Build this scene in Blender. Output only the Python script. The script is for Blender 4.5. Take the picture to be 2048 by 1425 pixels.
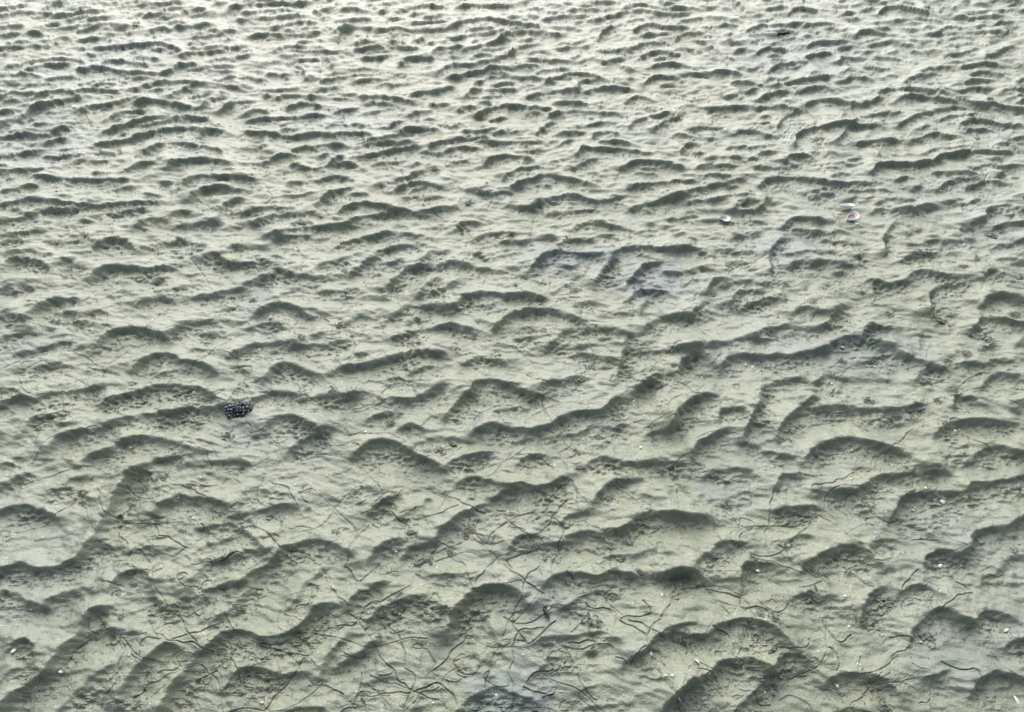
# Tidal mud flat: rippled wet sand with worm trails, worm casts and shells.
import bpy, bmesh, math, random
import numpy as np

for o in list(bpy.data.objects):
    bpy.data.objects.remove(o, do_unlink=True)
scene = bpy.context.scene
COL = scene.collection
rng = np.random.default_rng(7)
random.seed(7)
R = math.radians

# ------------------------------------------------------------------ camera
CAM_H = 1.5
PITCH = 47.0                      # degrees below the horizon
FPX = 1540.0                      # focal length in photo pixels (2048 wide)
cam = bpy.data.cameras.new('camera')
cam.sensor_width = 36.0
cam.lens = 36.0 * FPX / 2048.0
cam.clip_start = 0.02
cam.clip_end = 2000.0
cam_ob = bpy.data.objects.new('camera', cam)
COL.objects.link(cam_ob)
cam_ob.location = (0, 0, CAM_H)
cam_ob.rotation_euler = (R(90 - PITCH), 0, 0)
scene.camera = cam_ob

# ------------------------------------------------------------------ sky and sun (bright overcast, low light from ahead)
SUN_EL, SUN_AZ = 40.0, -8.0      # azimuth from +Y towards +X
world = bpy.data.worlds.new('World')
scene.world = world
world.use_nodes = True
wn = world.node_tree
wn.nodes.clear()
w_out = wn.nodes.new('ShaderNodeOutputWorld')
w_bg = wn.nodes.new('ShaderNodeBackground')
w_sky = wn.nodes.new('ShaderNodeTexSky')
w_sky.sky_type = 'NISHITA'
w_sky.sun_disc = False
w_sky.sun_elevation = R(SUN_EL)
w_sky.sun_rotation = R(SUN_AZ)
w_sky.air_density = 1.0
w_sky.dust_density = 4.0
w_sky.ozone_density = 1.0
w_hs = wn.nodes.new('ShaderNodeHueSaturation')
w_hs.inputs['Saturation'].default_value = 0.66      # cloud cover: nearly neutral
wn.links.new(w_sky.outputs[0], w_hs.inputs['Color'])
wn.links.new(w_hs.outputs[0], w_bg.inputs['Color'])
w_bg.inputs['Strength'].default_value = 0.05
wn.links.new(w_bg.outputs[0], w_out.inputs['Surface'])

sun = bpy.data.lights.new('sun', 'SUN')
sun.energy = 1.5
sun.angle = R(96)
sun.color = (1.0, 0.998, 0.98)
sun_ob = bpy.data.objects.new('sun', sun)
COL.objects.link(sun_ob)
sun_ob.rotation_euler = (R(90 - SUN_EL), 0, R(180 - SUN_AZ) )
sun_ob.location = (-2, 6, 5)

scene.view_settings.view_transform = 'Standard'
scene.view_settings.look = 'None'
scene.view_settings.gamma = 1.0
scene.view_settings.use_curve_mapping = False
scene.view_settings.exposure = 1.55
scene.render.engine = 'CYCLES'

# ------------------------------------------------------------------ survey helpers
SP, CP = math.sin(R(PITCH)), math.cos(R(PITCH))

def ground(u, v):
    """place on the flat (metres) of a point surveyed at photo position u, v"""
    u = np.asarray(u, float); v = np.asarray(v, float)
    a = (u - 1024.0) / FPX
    b = (712.5 - v) / FPX
    dy = CP + b * SP
    dz = -SP + b * CP
    t = CAM_H / -dz
    return a * t, dy * t

ZS = 2048.0 / 700.0
OFF = {1: (0, 0), 2: (680, 0), 3: (1348, 0), 4: (0, 470), 5: (680, 470), 6: (1348, 470),
       7: (0, 945), 8: (680, 945), 9: (1348, 945)}

def parse(sector, text):
    out = []
    ox, oy = OFF[sector]
    for line in text.replace('\n', ';').split(';'):
        line = line.strip()
        if not line:
            continue
        amp = 1.0
        if '*' in line:
            line, a = line.split('*'); amp = float(a)
        pts = [tuple(map(float, p.split(','))) for p in line.split()]
        out.append(([(ox + x / ZS, oy + y / ZS) for x, y in pts], amp))
    return out

# ripple crests, left to right, the steep face on the right-hand side of travel
CREST = []
CREST += parse(1, '''0,100 100,80 250,85 330,100; 0,60 150,40; 340,110 450,90 590,70; 0,170 120,160; 0,220 120,200 240,205
250,190 270,160 340,150; 470,190 600,160 800,165; 0,290 140,280 280,280; 480,240 560,230
560,290 700,280 850,265 980,270 1050,300*1.2; 1070,330 1200,310 1300,300; 480,420 580,400 700,430 850,440 1000,430 1050,390 1130,380*1.3
940,110 1000,110; 1050,100 1110,70 1190,60; 1040,170 1150,160 1260,160; 1330,90 1360,50 1500,30 1780,25*1.2; 1400,130 1560,110 1760,100
1470,220 1560,210 1640,215; 890,190 940,165 990,180; 210,580 280,545 370,540 470,575; 0,570 100,555 200,560; 470,550 560,530 680,545
790,530 900,495 1040,485 1130,500; 1030,570 1130,510 1250,500 1390,520; 820,620 930,600 1030,620 1120,645 1200,650*1.4
480,670 540,630 660,620 750,590; 230,640 330,600 460,580; 130,710 200,650 280,620; 1220,650 1240,600 1300,580; 1280,670 1380,610 1480,600
1620,580 1740,560 1830,580; 1700,640 1780,610 1870,630; 1450,680 1500,650 1560,660; 1480,715 1600,700 1800,690 1860,680
660,700 720,670 830,660; 640,780 780,730 930,700 1060,695 1180,700 1230,720*1.3; 590,850 740,830 880,780 1000,760 1120,760 1170,770*1.3
0,820 150,790 290,790 400,750; 860,900 920,860 1040,840 1150,860 1280,890*1.1; 1190,800 1230,770 1300,770; 760,1000 830,960 900,960
990,990 1050,950 1200,945 1310,955*1.3; 1080,1090 1150,1040 1280,1040 1400,1050 1490,1060*1.3; 1130,1180 1180,1120 1280,1100 1400,1120*1.3
1280,1280 1310,1200 1400,1170; 1470,780 1600,790 1700,810 1850,790 1960,810; 1560,960 1640,920 1730,920; 1730,890 1850,860 2000,860
1740,970 1800,990 1900,990 1970,940; 0,920 100,910 220,890; 0,1010 150,1000 260,1000; 230,1040 370,1050 550,1060 740,1060; 20,1130 120,1110 200,1090
0,1210 120,1190 210,1170; 240,1180 400,1200 560,1210 740,1200 900,1190*1.2; 0,1310 100,1290 260,1240 460,1230*1.2; 0,1390 160,1370 250,1350
820,1330 870,1290 940,1290; 1020,1270 1060,1240 1110,1250; 1060,1330 1150,1320 1280,1300; 1450,1250 1560,1220 1700,1230; 1500,1310 1600,1260 1750,1260 1830,1250
1870,1200 1960,1130 2040,1110*1.2; 1870,1060 1960,1040 2040,1050; 1600,1390 1750,1350 1900,1340 2048,1330; 1980,230 2000,180 2040,165; 1700,370 1780,350 1850,355; 1720,310 1850,310 2040,320''')
CREST += parse(2, '''0,70 60,50 140,70; 0,130 170,125; 360,70 480,40 590,40; 700,50 800,35 1000,40; 0,190 90,170 250,180 400,185 600,180
650,170 740,130 900,120 1050,150 1160,170*1.2; 640,240 800,205 950,200; 950,230 1000,200 1150,195 1280,215*1.2; 100,270 150,250 350,260; 740,300 840,270 960,235
120,350 260,340; 110,300 300,280 440,290; 540,330 560,300 700,290; 1010,310 1040,290 1140,270; 860,380 920,350 1010,320; 710,400 850,380; 350,390 400,350 530,345
580,430 640,390 670,400; 660,460 830,430 950,410 1130,400*1.2; 1130,360 1200,360 1310,370; 800,490 900,460 1000,460 1150,470 1200,490; 740,570 790,530 860,540 1000,530
1200,500 1280,460 1400,440 1500,460 1560,490; 1390,540 1400,490 1480,470; 1100,580 1200,550 1390,545; 1440,540 1550,520 1690,530; 700,650 730,630 800,640
810,690 880,650 970,625 1100,640 1230,650*1.3; 130,580 250,575 400,600; 180,830 260,830 350,800 380,770 450,760 560,770*1.3; 0,800 100,790 170,800; 1240,680 1330,660 1480,660 1600,670
100,870 200,850 390,840; 520,880 560,850 700,820 840,820; 100,930 250,900 420,870; 840,840 1000,840 1160,840; 840,970 900,930 1040,920 1130,950; 600,900 700,870 820,880
1680,600 1740,575 1830,600; 1390,920 1430,880 1540,880 1640,880 1800,910; 1540,840 1620,840 1680,850; 1360,1000 1440,950 1540,930; 1640,1000 1700,960 1800,955 1900,960 2000,985*1.3
1020,1100 1100,1060 1200,1035 1320,1050 1440,1080*1.3; 970,1040 1050,1000 1160,990; 0,960 90,970; 270,1080 400,1050 470,1010 560,1000*1.3; 320,1120 400,1090 500,1080 600,1100
0,1260 60,1220 150,1200 310,1230*1.2; 0,1330 150,1280 310,1250*1.2; 390,1240 460,1250 560,1230 660,1220*1.2; 830,1130 900,1140 960,1130; 1010,1210 1110,1230 1160,1210
1150,1200 1250,1170 1350,1150 1500,1190 1650,1160; 1240,1250 1380,1240 1490,1240; 1690,1110 1760,1090 1860,1080; 1720,1220 1880,1180 1980,1160 2040,1150; 690,1340 720,1310 800,1310
1390,1330 1480,1300 1580,1330 1740,1360; 1200,120 1350,100 1450,105; 1660,60 1750,35 1850,50; 1500,130 1620,90 1750,70 1900,90 2040,80; 1720,190 1800,150 1900,170 2040,175
1510,240 1540,190 1640,150; 1700,300 1780,260 1900,255; 1760,340 1840,310 1980,325; 1510,310 1650,300; 1540,370 1640,350; 1780,500 1830,460 1920,465 2000,480
1820,690 1910,680; 1840,770 1900,720 1960,700; 1690,750 1720,720 1770,710; 1480,810 1510,790 1600,800''')
CREST += parse(3, '''0,60 130,60; 670,90 720,60 840,75; 1200,80 1250,50 1350,55 1480,90*1.2; 430,190 540,160 740,150; 1060,220 1100,195 1230,205*1.2; 770,160 900,150; 550,60 620,50
10,240 50,205 160,200; 460,210 600,215; 480,320 560,295 640,300; 780,280 840,250 960,255*1.2; 1150,270 1260,250 1400,275; 1300,130 1420,110 1530,130; 1500,210 1750,195 1950,195
570,410 620,385 760,370*1.2; 960,370 980,345 1090,350; 780,340 880,330; 650,500 750,480 900,455*1.2; 980,480 1060,460 1120,465; 0,460 120,440 300,430 380,445; 360,490 450,500 600,520
480,600 560,560 640,545*1.2; 720,545 820,520 900,530; 1200,550 1300,525 1430,535 1520,560*1.2; 1300,590 1380,570 1500,580 1640,610*1.2; 1100,620 1200,580; 500,640 600,630 700,650
770,620 850,590 920,590 1050,620; 160,640 300,640 430,635; 380,550 460,530; 280,570 350,565; 700,860 720,790 800,760 920,740 1000,740*1.2; 950,830 1000,770 1050,720*1.2
600,750 640,700 700,660; 1060,740 1170,740; 1300,750 1400,690 1540,650 1640,630; 1400,830 1520,790 1630,810; 1070,850 1180,825 1290,830*1.2; 1680,730 1780,710 1880,730 1990,740*1.2; 1720,770 1800,760
40,890 80,850 150,860; 380,780 450,770 560,800; 150,980 220,965 330,980; 640,960 680,920 780,920*1.2; 450,940 520,930; 1150,1010 1200,970 1330,970 1480,960 1560,920 1680,900*1.4
500,1090 540,1060 640,1050 780,1055 900,1080 1170,1080*1.2; 1700,900 1830,890 1950,900; 1520,1020 1640,1015 1720,1040; 1720,1100 1830,1070 1900,1080; 1540,1110 1600,1070 1720,1060; 0,1070 100,1070
0,1160 100,1130 230,1090 380,1070*1.2; 360,1220 420,1190 460,1200; 340,1240 420,1250 500,1230 530,1180; 630,1330 680,1290 800,1290 920,1310*1.3; 500,990 600,1000 700,980
1800,1290 1820,1240 1950,1210 2040,1240*1.3; 1680,1340 1780,1300; 1870,1340 1960,1310 2040,1310; 1610,1180 1700,1200 1760,1180; 1390,1250 1420,1220 1480,1210; 1180,1240 1280,1235 1380,1240
830,1150 900,1140; 730,1350 850,1370 950,1360; 1550,550 1700,600 1850,640; 1680,400 1780,380 1880,390; 1740,440 1850,430 1900,445; 1820,340 1900,310 1970,280; 1780,620 1900,630 2040,650; 1930,540 2040,530''')
CREST += parse(4, '''590,60 640,30 740,40 790,80*1.2; 40,190 70,150 150,140 240,160 300,200; 530,280 580,220 680,190 800,200 900,210 990,190*1.2; 1190,160 1230,120 1290,130 1340,170 1450,180 1570,170*1.2
1380,80 1480,70 1570,70 1620,20; 1650,20 1800,10; 1450,290 1560,250 1640,210 1720,240 1800,250 1900,250*1.1; 1170,370 1260,350 1400,330 1440,320; 180,490 240,440 300,400 360,385 460,390*1.2
860,390 940,375 1010,390; 1500,480 1560,440 1640,410 1740,430 1800,470*1.2; 0,490 80,485 150,500*1.2; 580,660 630,590 720,560 830,560 960,600*1.2; 1010,580 1080,530 1180,510 1240,510
1380,700 1460,660 1560,640 1650,640 1720,640*1.1; 1730,660 1850,650 1950,640 2040,620; 800,790 850,740 930,710 1010,710 1080,750 1180,760 1270,810*1.3; 1570,840 1600,790 1680,760 1780,790 1880,830*1.2
0,900 100,910 200,960 330,930 450,920 600,890; 640,980 720,950 850,920 950,890 1050,890 1180,910 1280,960*1.3; 310,1260 350,1190 480,1150 600,1140 700,1090 850,1060 1000,1050 1120,1020 1250,1020 1330,1010*1.5
1490,970 1560,930 1650,930 1800,950; 1560,1140 1600,1080 1690,1060 1790,1100 1860,1140*1.2; 1700,1270 1780,1200 1870,1160 1900,1140; 150,1160 190,1090 290,1060 400,1040; 540,1300 650,1260 760,1200 850,1190 950,1200 1050,1230 1130,1250*1.3
800,1390 900,1330 1000,1310 1100,1300; 1120,1330 1250,1330 1390,1320 1450,1330; 0,320 100,300 180,310; 0,620 80,590 170,570; 1880,950 2048,940; 1470,550 1560,530 1650,540; 0,60 60,30 130,40; 0,1010 60,980 130,960''')
CREST += parse(5, '''20,60 150,30 300,10; 300,30 400,10 520,30; 240,110 330,80 420,70 500,60; 490,160 540,110 620,100; 80,230 150,170 230,140; 280,330 320,270 380,220 470,200 530,190*1.1
470,360 500,310 570,270; 540,350 620,310 700,270; 590,190 680,170 780,200 860,210; 690,420 730,370 830,350 950,360 1080,360 1170,380*1.3; 900,560 960,500 1050,460 1150,440 1240,450 1330,480 1400,510*1.4
1110,210 1190,130 1260,110 1380,120 1550,120*1.2; 1500,270 1560,190 1600,160; 1680,290 1740,230 1780,180 1870,170*1.1; 1600,130 1650,90 1800,90 2000,90; 1790,550 1850,500 1950,470 2048,480*1.2; 1690,400 1720,350 1800,330 1900,340
300,490 400,430 540,430 680,440; 320,610 420,580 520,560 600,540 650,530 740,550; 1210,670 1280,600 1330,560; 1430,570 1560,560 1680,590; 1680,690 1780,690 1950,670 2048,690*1.1; 0,790 80,770 200,750 300,730 480,690 600,700*1.2
760,750 840,730 950,750; 1400,700 1500,720 1600,740; 1620,830 1650,690 1670,620*0.8; 780,900 810,860 900,860 1000,890 1100,930 1180,945*1.5; 1200,880 1300,850 1390,830; 1760,890 1820,840 1900,820
1700,950 1750,900 1820,870; 800,1160 870,1120 960,1130 1080,1150 1200,1130 1290,1080 1400,1050 1520,1040 1600,970*1.5; 640,1040 700,980 760,930; 90,1290 160,1230 240,1210 350,1230 450,1290 560,1340*1.4
1930,1110 1970,1040 2048,970*1.3; 1820,1160 1900,1150 1950,1120; 380,1130 430,1120 490,1150; 490,1210 600,1190 680,1200; 650,1340 740,1300 860,1280; 1060,1320 1110,1290 1200,1300; 1450,1350 1520,1310 1700,1340 1850,1330 2000,1340
230,960 300,960 400,970 520,930 580,890*1.1; 0,970 80,940; 1980,770 2000,740 2048,720; 180,1080 260,1050 350,1050''')
CREST += parse(6, '''0,80 100,90 170,110; 550,230 550,130 580,60 640,30*0.9; 680,180 740,150 810,150; 820,170 900,170 1030,180; 290,300 400,280 540,290*1.1; 190,320 220,280 290,270; 1330,150 1400,120 1500,110
1370,240 1450,220 1560,240 1640,260 1730,250; 1490,460 1490,350 1560,310 1680,290; 1780,420 1830,370 1930,360 2048,390*1.4; 330,390 370,340 470,330 580,350; 410,430 460,400 560,380; 700,460 760,440 880,470
480,580 560,550 700,540 830,550 900,500 960,430*1.5; 1090,590 1130,550 1220,540; 1140,270 1250,290 1340,280*1.1; 1800,240 1850,210 1920,240; 1730,560 1800,490 1900,500 2048,520*1.2; 900,650 980,610 1080,610 1180,620 1260,660 1310,700 1400,740 1520,780*1.3
170,660 240,650 380,620 540,620; 0,670 80,670 160,690; 280,770 320,720 400,710 540,720 700,710 800,690 870,680*1.4; 30,800 50,740 110,720 160,730*.8; 490,940 520,890 600,860 700,850; 810,870 880,830 1000,840; 1410,840 1470,790 1560,800
1700,760 1790,770 1850,740 1950,740; 1800,870 1860,820 1960,820 2030,840*1.2; 600,1150 650,1080 720,1020 790,960*1.4; 830,1020 960,1010 1080,1020 1200,1030 1320,1020 1400,990*1.4; 1610,1010 1620,950 1700,960 1780,1000
770,1290 850,1230 960,1200 1060,1200 1180,1240 1290,1280 1400,1340*1.5; 1520,1160 1580,1120 1720,1090 1850,1100 1970,1110*1.4; 1730,1310 1800,1260 1890,1250 2000,1290*1.4; 0,1100 40,1020 110,960 200,950*1.2; 250,1080 270,1030 370,1030 420,1060
400,1160 440,1070 490,1000*1.2; 90,1330 110,1240 200,1190 270,1150*1.3; 220,1390 350,1370 450,1390; 430,1220 540,1270 650,1300; 1380,1380 1500,1370; 100,470 160,410*.6''')
CREST += parse(7, '''0,580 140,540 290,565 450,525 560,400 650,240 700,130 790,10*1.4; 0,235 90,205 200,205 330,250*1.2; 0,100 60,60 150,20; 920,240 960,190 1060,140 1180,155 1270,170 1340,200*1.4; 600,410 690,430 780,450 900,440*1.1
1390,260 1480,245 1560,220 1640,195 1720,200; 1180,330 1300,310 1420,330 1540,420*0.9; 700,640 740,600 800,575 870,590 910,640*1.3; 930,730 1010,770 1090,740 1130,640 1190,560 1230,520 1300,510 1440,470 1560,450*1.2; 1200,720 1250,680 1340,650 1440,640
1480,600 1560,550 1640,490 1680,440 1790,410 1870,400 1960,430 2040,460*1.2; 330,750 420,700 520,680; 0,720 60,690 120,710 200,760 280,780; 40,1390 110,1290 200,1230 300,1170 350,1090 430,1000 510,920 550,830 620,790*1.5; 540,940 620,910 720,920 800,930
720,1300 780,1190 850,1110 930,1040 990,1000 1060,1010*1.3; 960,1390 1010,1280 1060,1200 1150,1100 1200,1050 1280,980 1340,930 1430,930 1560,960 1660,950 1760,900 1850,810 1890,780*1.6; 1300,850 1380,790 1430,720; 1370,1200 1420,1160 1480,1140 1560,1150 1650,1180 1750,1160*1.3
1900,1150 1930,1080 1990,1000*1.1; 1630,1400 1750,1370 1900,1380; 130,990 180,960 230,1000; 130,1150 200,1140 280,1150''')
CREST += parse(8, '''700,60 760,40 880,60 980,80 1060,70 1180,90 1290,40*1.3; 180,240 230,180 310,140*1.2; 570,380 620,310 700,250 780,220 860,180 920,130 1010,100*1.3; 1490,160 1550,80 1630,50 1740,40*1.2; 1300,290 1340,260 1420,240
1340,370 1440,350 1540,360 1650,330 1720,270 1800,240 1900,240 2040,270*1.5; 1000,430 1030,390 1100,370; 1120,430 1250,420 1340,420; 1190,670 1230,620 1300,590 1400,590 1500,610 1580,580 1700,600*1.3; 640,900 660,820 720,750 790,690 870,660 960,660 1050,700 1110,770*1.6
60,790 100,720 180,680 220,655*1.2; 180,520 250,430 330,400*1.1; 180,860 220,810 300,770 370,750; 0,1120 50,1090 100,1060 180,1000*1.2; 700,1370 800,1290 900,1260 1000,1290 1100,1310*0.8; 1700,1080 1780,1030 1850,960 1930,900 2040,880*1.4
1890,1360 1950,1280 2040,1230*1.3; 1880,590 1950,570 2040,580; 380,480 430,430 520,420*0.7; 430,720 520,740 640,800*0.7''')
CREST += parse(9, '''580,80 620,30 720,10*1.1; 810,110 870,95 1000,110 1070,100 1130,50 1250,20 1500,5*1.4; 600,220 700,210 800,200*1.4; 1250,270 1290,200 1330,150 1420,130 1530,120 1680,120 1720,70 1860,60 2040,30*1.4; 0,240 100,250 190,280
140,510 200,470 260,420 380,410*1.3; 0,570 60,570 150,610*1.2; 750,540 850,480 930,440 1050,430 1140,490 1190,540*1.3; 1690,440 1720,360 1800,330 1900,330 1990,270 2040,250*1.3; 1450,520 1480,480 1560,460 1650,480 1690,450*1.1; 380,620 390,560 450,520 530,530*1.2
1080,850 1090,780 1150,700 1200,670*1.2; 1130,430 1180,400 1240,390; 1320,700 1400,660 1480,670 1560,730; 0,930 100,950 200,940 250,890 350,860 450,860 560,910 660,1000*1.6; 0,1290 80,1210 180,1170 230,1120 300,1090 430,1080 520,1130*1.5
1380,920 1440,860 1480,820 1560,800 1660,860 1720,880*1.2; 1720,870 1780,820 1860,820 1980,870; 880,1220 950,1170 1060,1170 1170,1190 1260,1260*1.4; 570,1100 680,1060 800,1130; 1720,1250 1790,1180 1900,1160 2048,1210*1.5; 340,1390 400,1330 470,1260 510,1190*1.3; 1930,1000 2000,970 2048,960''')

# worm trails followed on the photo
TRAIL = []
TRAIL += parse(4, '''0,830 140,760 280,670 420,580 560,470 660,420; 0,800 230,690 390,680 480,710 580,770 620,800 590,870 580,930*1.3; 440,900 470,860 600,790 730,700 840,630*1.2; 890,530 950,460 1030,410; 1060,90 1140,170 1200,250 1230,310 1270,370*1.2; 920,230 1050,100
980,890 1060,830 1140,780 1230,710 1300,650 1400,590; 1040,900 1080,840 1160,760 1250,690; 1120,890 1230,830 1430,780 1480,800 1430,880 1390,960; 910,1090 960,1020 1040,930; 1260,950 1380,900 1570,860; 1190,960 1280,970 1350,1000*1.2; 180,1350 320,1200 340,1150 440,1110 540,1050
140,790 140,900 230,960 250,990; 850,1210 970,1140 1080,1100 1180,1030 1280,985*1.2; 780,1260 880,1140; 1050,1130 1060,1190 1200,1270 1250,1360*1.4; 1080,1125 1210,1090 1330,1135*1.5; 1440,1090 1480,1170 1410,1320*1.2; 1410,1200 1480,1170 1560,1140; 570,1390 600,1330 700,1310 790,1290*1.2
1220,640 1240,690 1320,690 1400,730 1560,730 1660,720 1780,750*1.2; 1120,700 1140,640 1200,640; 1580,1200 1640,1260 1650,1320 1600,1390; 1900,1170 1920,1230 1830,1290 1840,1390; 1780,1290 1900,1250 2048,1230; 1450,290 1500,250 1620,200 1700,190; 1760,240 1790,160 1760,120''')
TRAIL += parse(5, '''740,560 850,620 1000,660 1060,690 1130,770 1170,850 1190,930 1190,1010 1230,1120 1250,1220 1300,1310 1330,1390*1.4; 50,490 70,600 90,680 60,740*1.3; 270,700 290,780 340,840 420,890 450,960*1.5; 230,970 270,910 400,870 560,870; 830,470 1000,450 1110,390 1190,330; 1310,540 1360,600 1440,630
1480,440 1580,470 1670,510 1750,520 1790,570; 1410,330 1440,220 1530,150; 760,790 940,800 1060,820 1150,860 1230,890*1.2; 100,900 100,970 140,1010*1.4; 970,160 1040,190 1130,220; 870,215 1000,235 1120,270 1200,300; 490,470 500,560 510,640; 20,430 150,400 240,360; 0,550 200,530 400,470 560,440
110,480 140,560 110,640; 180,460 240,520 260,600; 1960,430 1500,170; 1450,1000 1440,1100 1460,1190; 1280,1150 1330,1230 1400,1290; 1030,1290 1100,1300 1200,1330 1250,1390*1.3; 20,1180 250,1170 380,1210''')
TRAIL += parse(6, '''1060,1380 1070,1340 1200,1300 1290,1230 1340,1190 1400,1140*1.2; 0,870 60,890 110,940 210,960 400,970 490,1000*1.4; 1640,900 1730,850 1810,800; 1000,430 1140,415 1210,370 1320,340 1350,290; 1440,660 1500,700 1560,720 1640,715*1.2; 1250,760 1350,790 1400,820; 740,1130 900,1100 940,1060*1.2; 510,1070 590,1170
840,320 980,330 1080,300; 1350,240 1440,200; 1060,260 1090,300 1050,330; 230,700 270,760 330,820; 60,960 0,970; 1600,960 1850,920 1950,990 2010,1010; 1950,1210 2010,1250 2048,1270; 1720,380 1640,460; 130,470 160,560 250,650; 400,190 540,130''')
TRAIL += parse(7, '''790,465 900,400 980,385 1040,420 1110,440*1.3; 920,300 930,370 990,385*1.3; 960,60 1080,90 1180,130 1240,180 1260,230 1390,270 1500,320 1600,390 1690,460 1790,480 1880,560 1950,680 2040,790*1.3; 1120,60 1200,85 1290,75 1360,30; 1300,170 1400,125 1540,90; 1480,190 1440,130 1400,70 1360,40; 1310,240 1420,190 1480,165
470,190 530,240 550,310 590,380; 680,270 780,200 840,120*1.2; 0,90 120,75 200,60; 560,30 450,160 330,270 220,320 50,370*1.3; 600,400 610,450 700,520; 560,690 570,600 590,500; 280,620 380,580 450,530 580,500; 920,660 920,580 950,520; 950,480 1010,500 1090,450*1.2; 1090,490 1140,540 1260,530*1.2
880,840 1030,840 1090,890 1140,960 1200,1030 1270,1050*1.5; 890,900 960,960 1020,990 1150,1000 1250,1060*1.5; 1030,990 1160,940 1330,890*1.2; 650,900 690,960 730,1010 730,1100 700,1200 700,1300*1.4; 1310,1030 1360,1090 1370,1200 1330,1270*1.6; 1180,1130 1250,1190 1290,1270 1290,1390*1.6; 1500,1020 1600,1010 1720,980
1500,1025 1640,1040 1730,1110 1800,1190 1860,1250 1960,1270 2010,1300*1.5; 1640,1040 1800,1080 1830,1060; 1550,1390 1660,1270 1750,1140 1860,1040 1920,960 2040,900*1.3; 1600,1260 1560,1200 1500,1180 1440,1200*1.6; 1130,810 1170,850 1200,830 1240,870 1280,860*1.4; 590,1390 640,1300 700,1220; 780,1320 900,1250 1000,1190 1060,1160 1150,1140*1.3
1000,1070 1070,1140*1.4; 1670,400 1660,330 1640,270; 1690,340 1820,330 1820,410; 1760,200 1700,130 1680,90 1580,60*1.3; 800,270 870,260 920,270; 740,400 790,280; 560,860 530,920 570,960*1.2; 360,1150 470,1030 540,970; 1910,820 1980,850 2040,830; 1930,460 2040,480; 1040,1080 1070,1140 920,1180''')
TRAIL += parse(8, '''440,80 540,110 660,160 740,190 840,250*1.3; 490,270 600,240 700,200; 170,260 220,270 280,230 340,270 410,330*1.8; 960,250 1010,310 1090,370 1140,410 1180,460*1.6; 1140,380 1210,320 1280,230 1330,150*1.2; 1080,310 1180,260 1260,120 1350,50*1.2; 1350,50 1390,120 1430,180 1440,280 1330,330 1290,380 1280,510*1.5; 1360,60 1380,150 1390,220*1.2
1000,570 980,540 1010,500 1150,460 1240,470 1260,530*1.4; 840,1270 860,1190 920,1050 960,930 1010,850 1060,720 1090,630 1160,550 1190,480*1.7; 790,690 830,600 900,520 1000,480 1060,430*1.3; 780,380 860,450 950,540 1080,640 1160,700 1200,720*1.2; 640,490 720,550 770,650 790,690*1.3; 560,400 640,440 640,490; 40,560 60,470 120,370 180,310 250,270*1.3
40,560 110,640 180,600 240,540*1.5; 70,830 140,910 200,1010 230,1080 310,1150 340,1220 430,1280 540,1320 630,1390*1.6; 140,840 170,770 260,750 370,700 420,650*1.5; 120,1310 250,1300 400,1285 500,1260 600,1240 650,1290 670,1330*1.7; 170,1190 290,1230 420,1280*1.5; 380,1390 400,1320 430,1270 430,1200 380,1150*1.5; 390,1390 500,1290 600,1250*1.4
390,930 430,1020 520,1050 550,1110*1.4; 310,910 360,990 375,1100*1.3; 550,1160 620,1110 640,1090*1.4; 660,1130 720,1180 790,1180 820,1130 790,1090*1.2; 900,370 890,500 905,670; 1030,990 1110,1000 1200,930 1250,880*1.6; 1020,1010 1030,940 1150,920 1200,910*1.6; 1010,1010 1010,1100 990,1180 1020,1260 1000,1390*1.7
1100,1220 1130,1190 1240,1150 1210,1080 1290,1050 1350,1090 1330,1150 1270,1140*1.6; 1310,1140 1390,1160 1390,1190*1.5; 1070,1260 1140,1280 1250,1310*1.4; 1320,590 1380,650 1460,680 1560,660 1580,590 1640,600 1650,650*1.5; 1640,870 1740,920 1780,970 1800,1050 1850,1150 1920,1270 1960,1340*1.3; 1690,870 1800,910 1900,970*1.4
1790,950 1850,880 1900,790 1970,730 2048,700*1.4; 1970,720 1920,640 1880,540 1840,460 1800,400; 1700,1130 1720,1060 1780,1020*1.5; 1640,860 1800,830 1770,760*1.5; 1970,300 1975,100 1970,30; 1970,80 2048,160; 1290,970 1280,1000 1340,1030 1480,1020 1500,1000 1450,990 1330,1000*1.4; 130,1390 120,1300 130,1180*1.4; 60,1390 120,1310; 270,1230 260,1280 190,1270; 0,910 90,890 130,850; 1400,1200 1430,1280 1500,1330''')
TRAIL += parse(9, '''190,690 310,720 390,740 400,800 500,800 580,840*1.7; 200,700 290,800 320,860 320,940; 0,700 120,670 180,680*1.3; 20,30 80,130 150,230 210,290 250,390 270,410*1.2; 570,110 560,200 560,280 535,350 545,480*1.7; 800,120 810,80 920,70 1040,10*1.3; 830,240 930,310 1000,370 1070,420 1130,490*1.4; 950,200 1000,250 1020,300
1090,170 1160,240 1230,300 1310,300 1400,320 1500,340 1600,400 1670,450*1.3; 1400,390 1520,410; 520,1060 640,1030 660,1040 760,1010 770,980*1.6; 440,510 560,530 680,570 780,610*1.3; 760,820 810,870 860,930 880,980*1.2; 880,870 900,930 960,990 1030,950*1.3; 890,1020 930,1050 940,1160*1.2; 1040,1180 1080,1090
1180,1200 1260,1160 1270,1070 1380,1020*1.3; 1370,1120 1490,1180 1480,1330 1420,1350*1.2; 1010,1370 1100,1310 1170,1230; 1510,850 1560,790 1640,720 1740,710*1.3; 1400,570 1340,660 1320,700*1.3; 1550,1110 1620,1150 1730,1150 1770,1190 1750,1260*1.3; 1800,1000 1870,1090 1960,1190; 370,310 400,275 460,285 470,320 420,340 370,320*1.4; 1780,590 1850,560 1930,590 1900,615 1820,610*1.2; 440,70 450,200; 670,420 730,360 790,310; 1600,590 1660,660 1720,690''')

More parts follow.
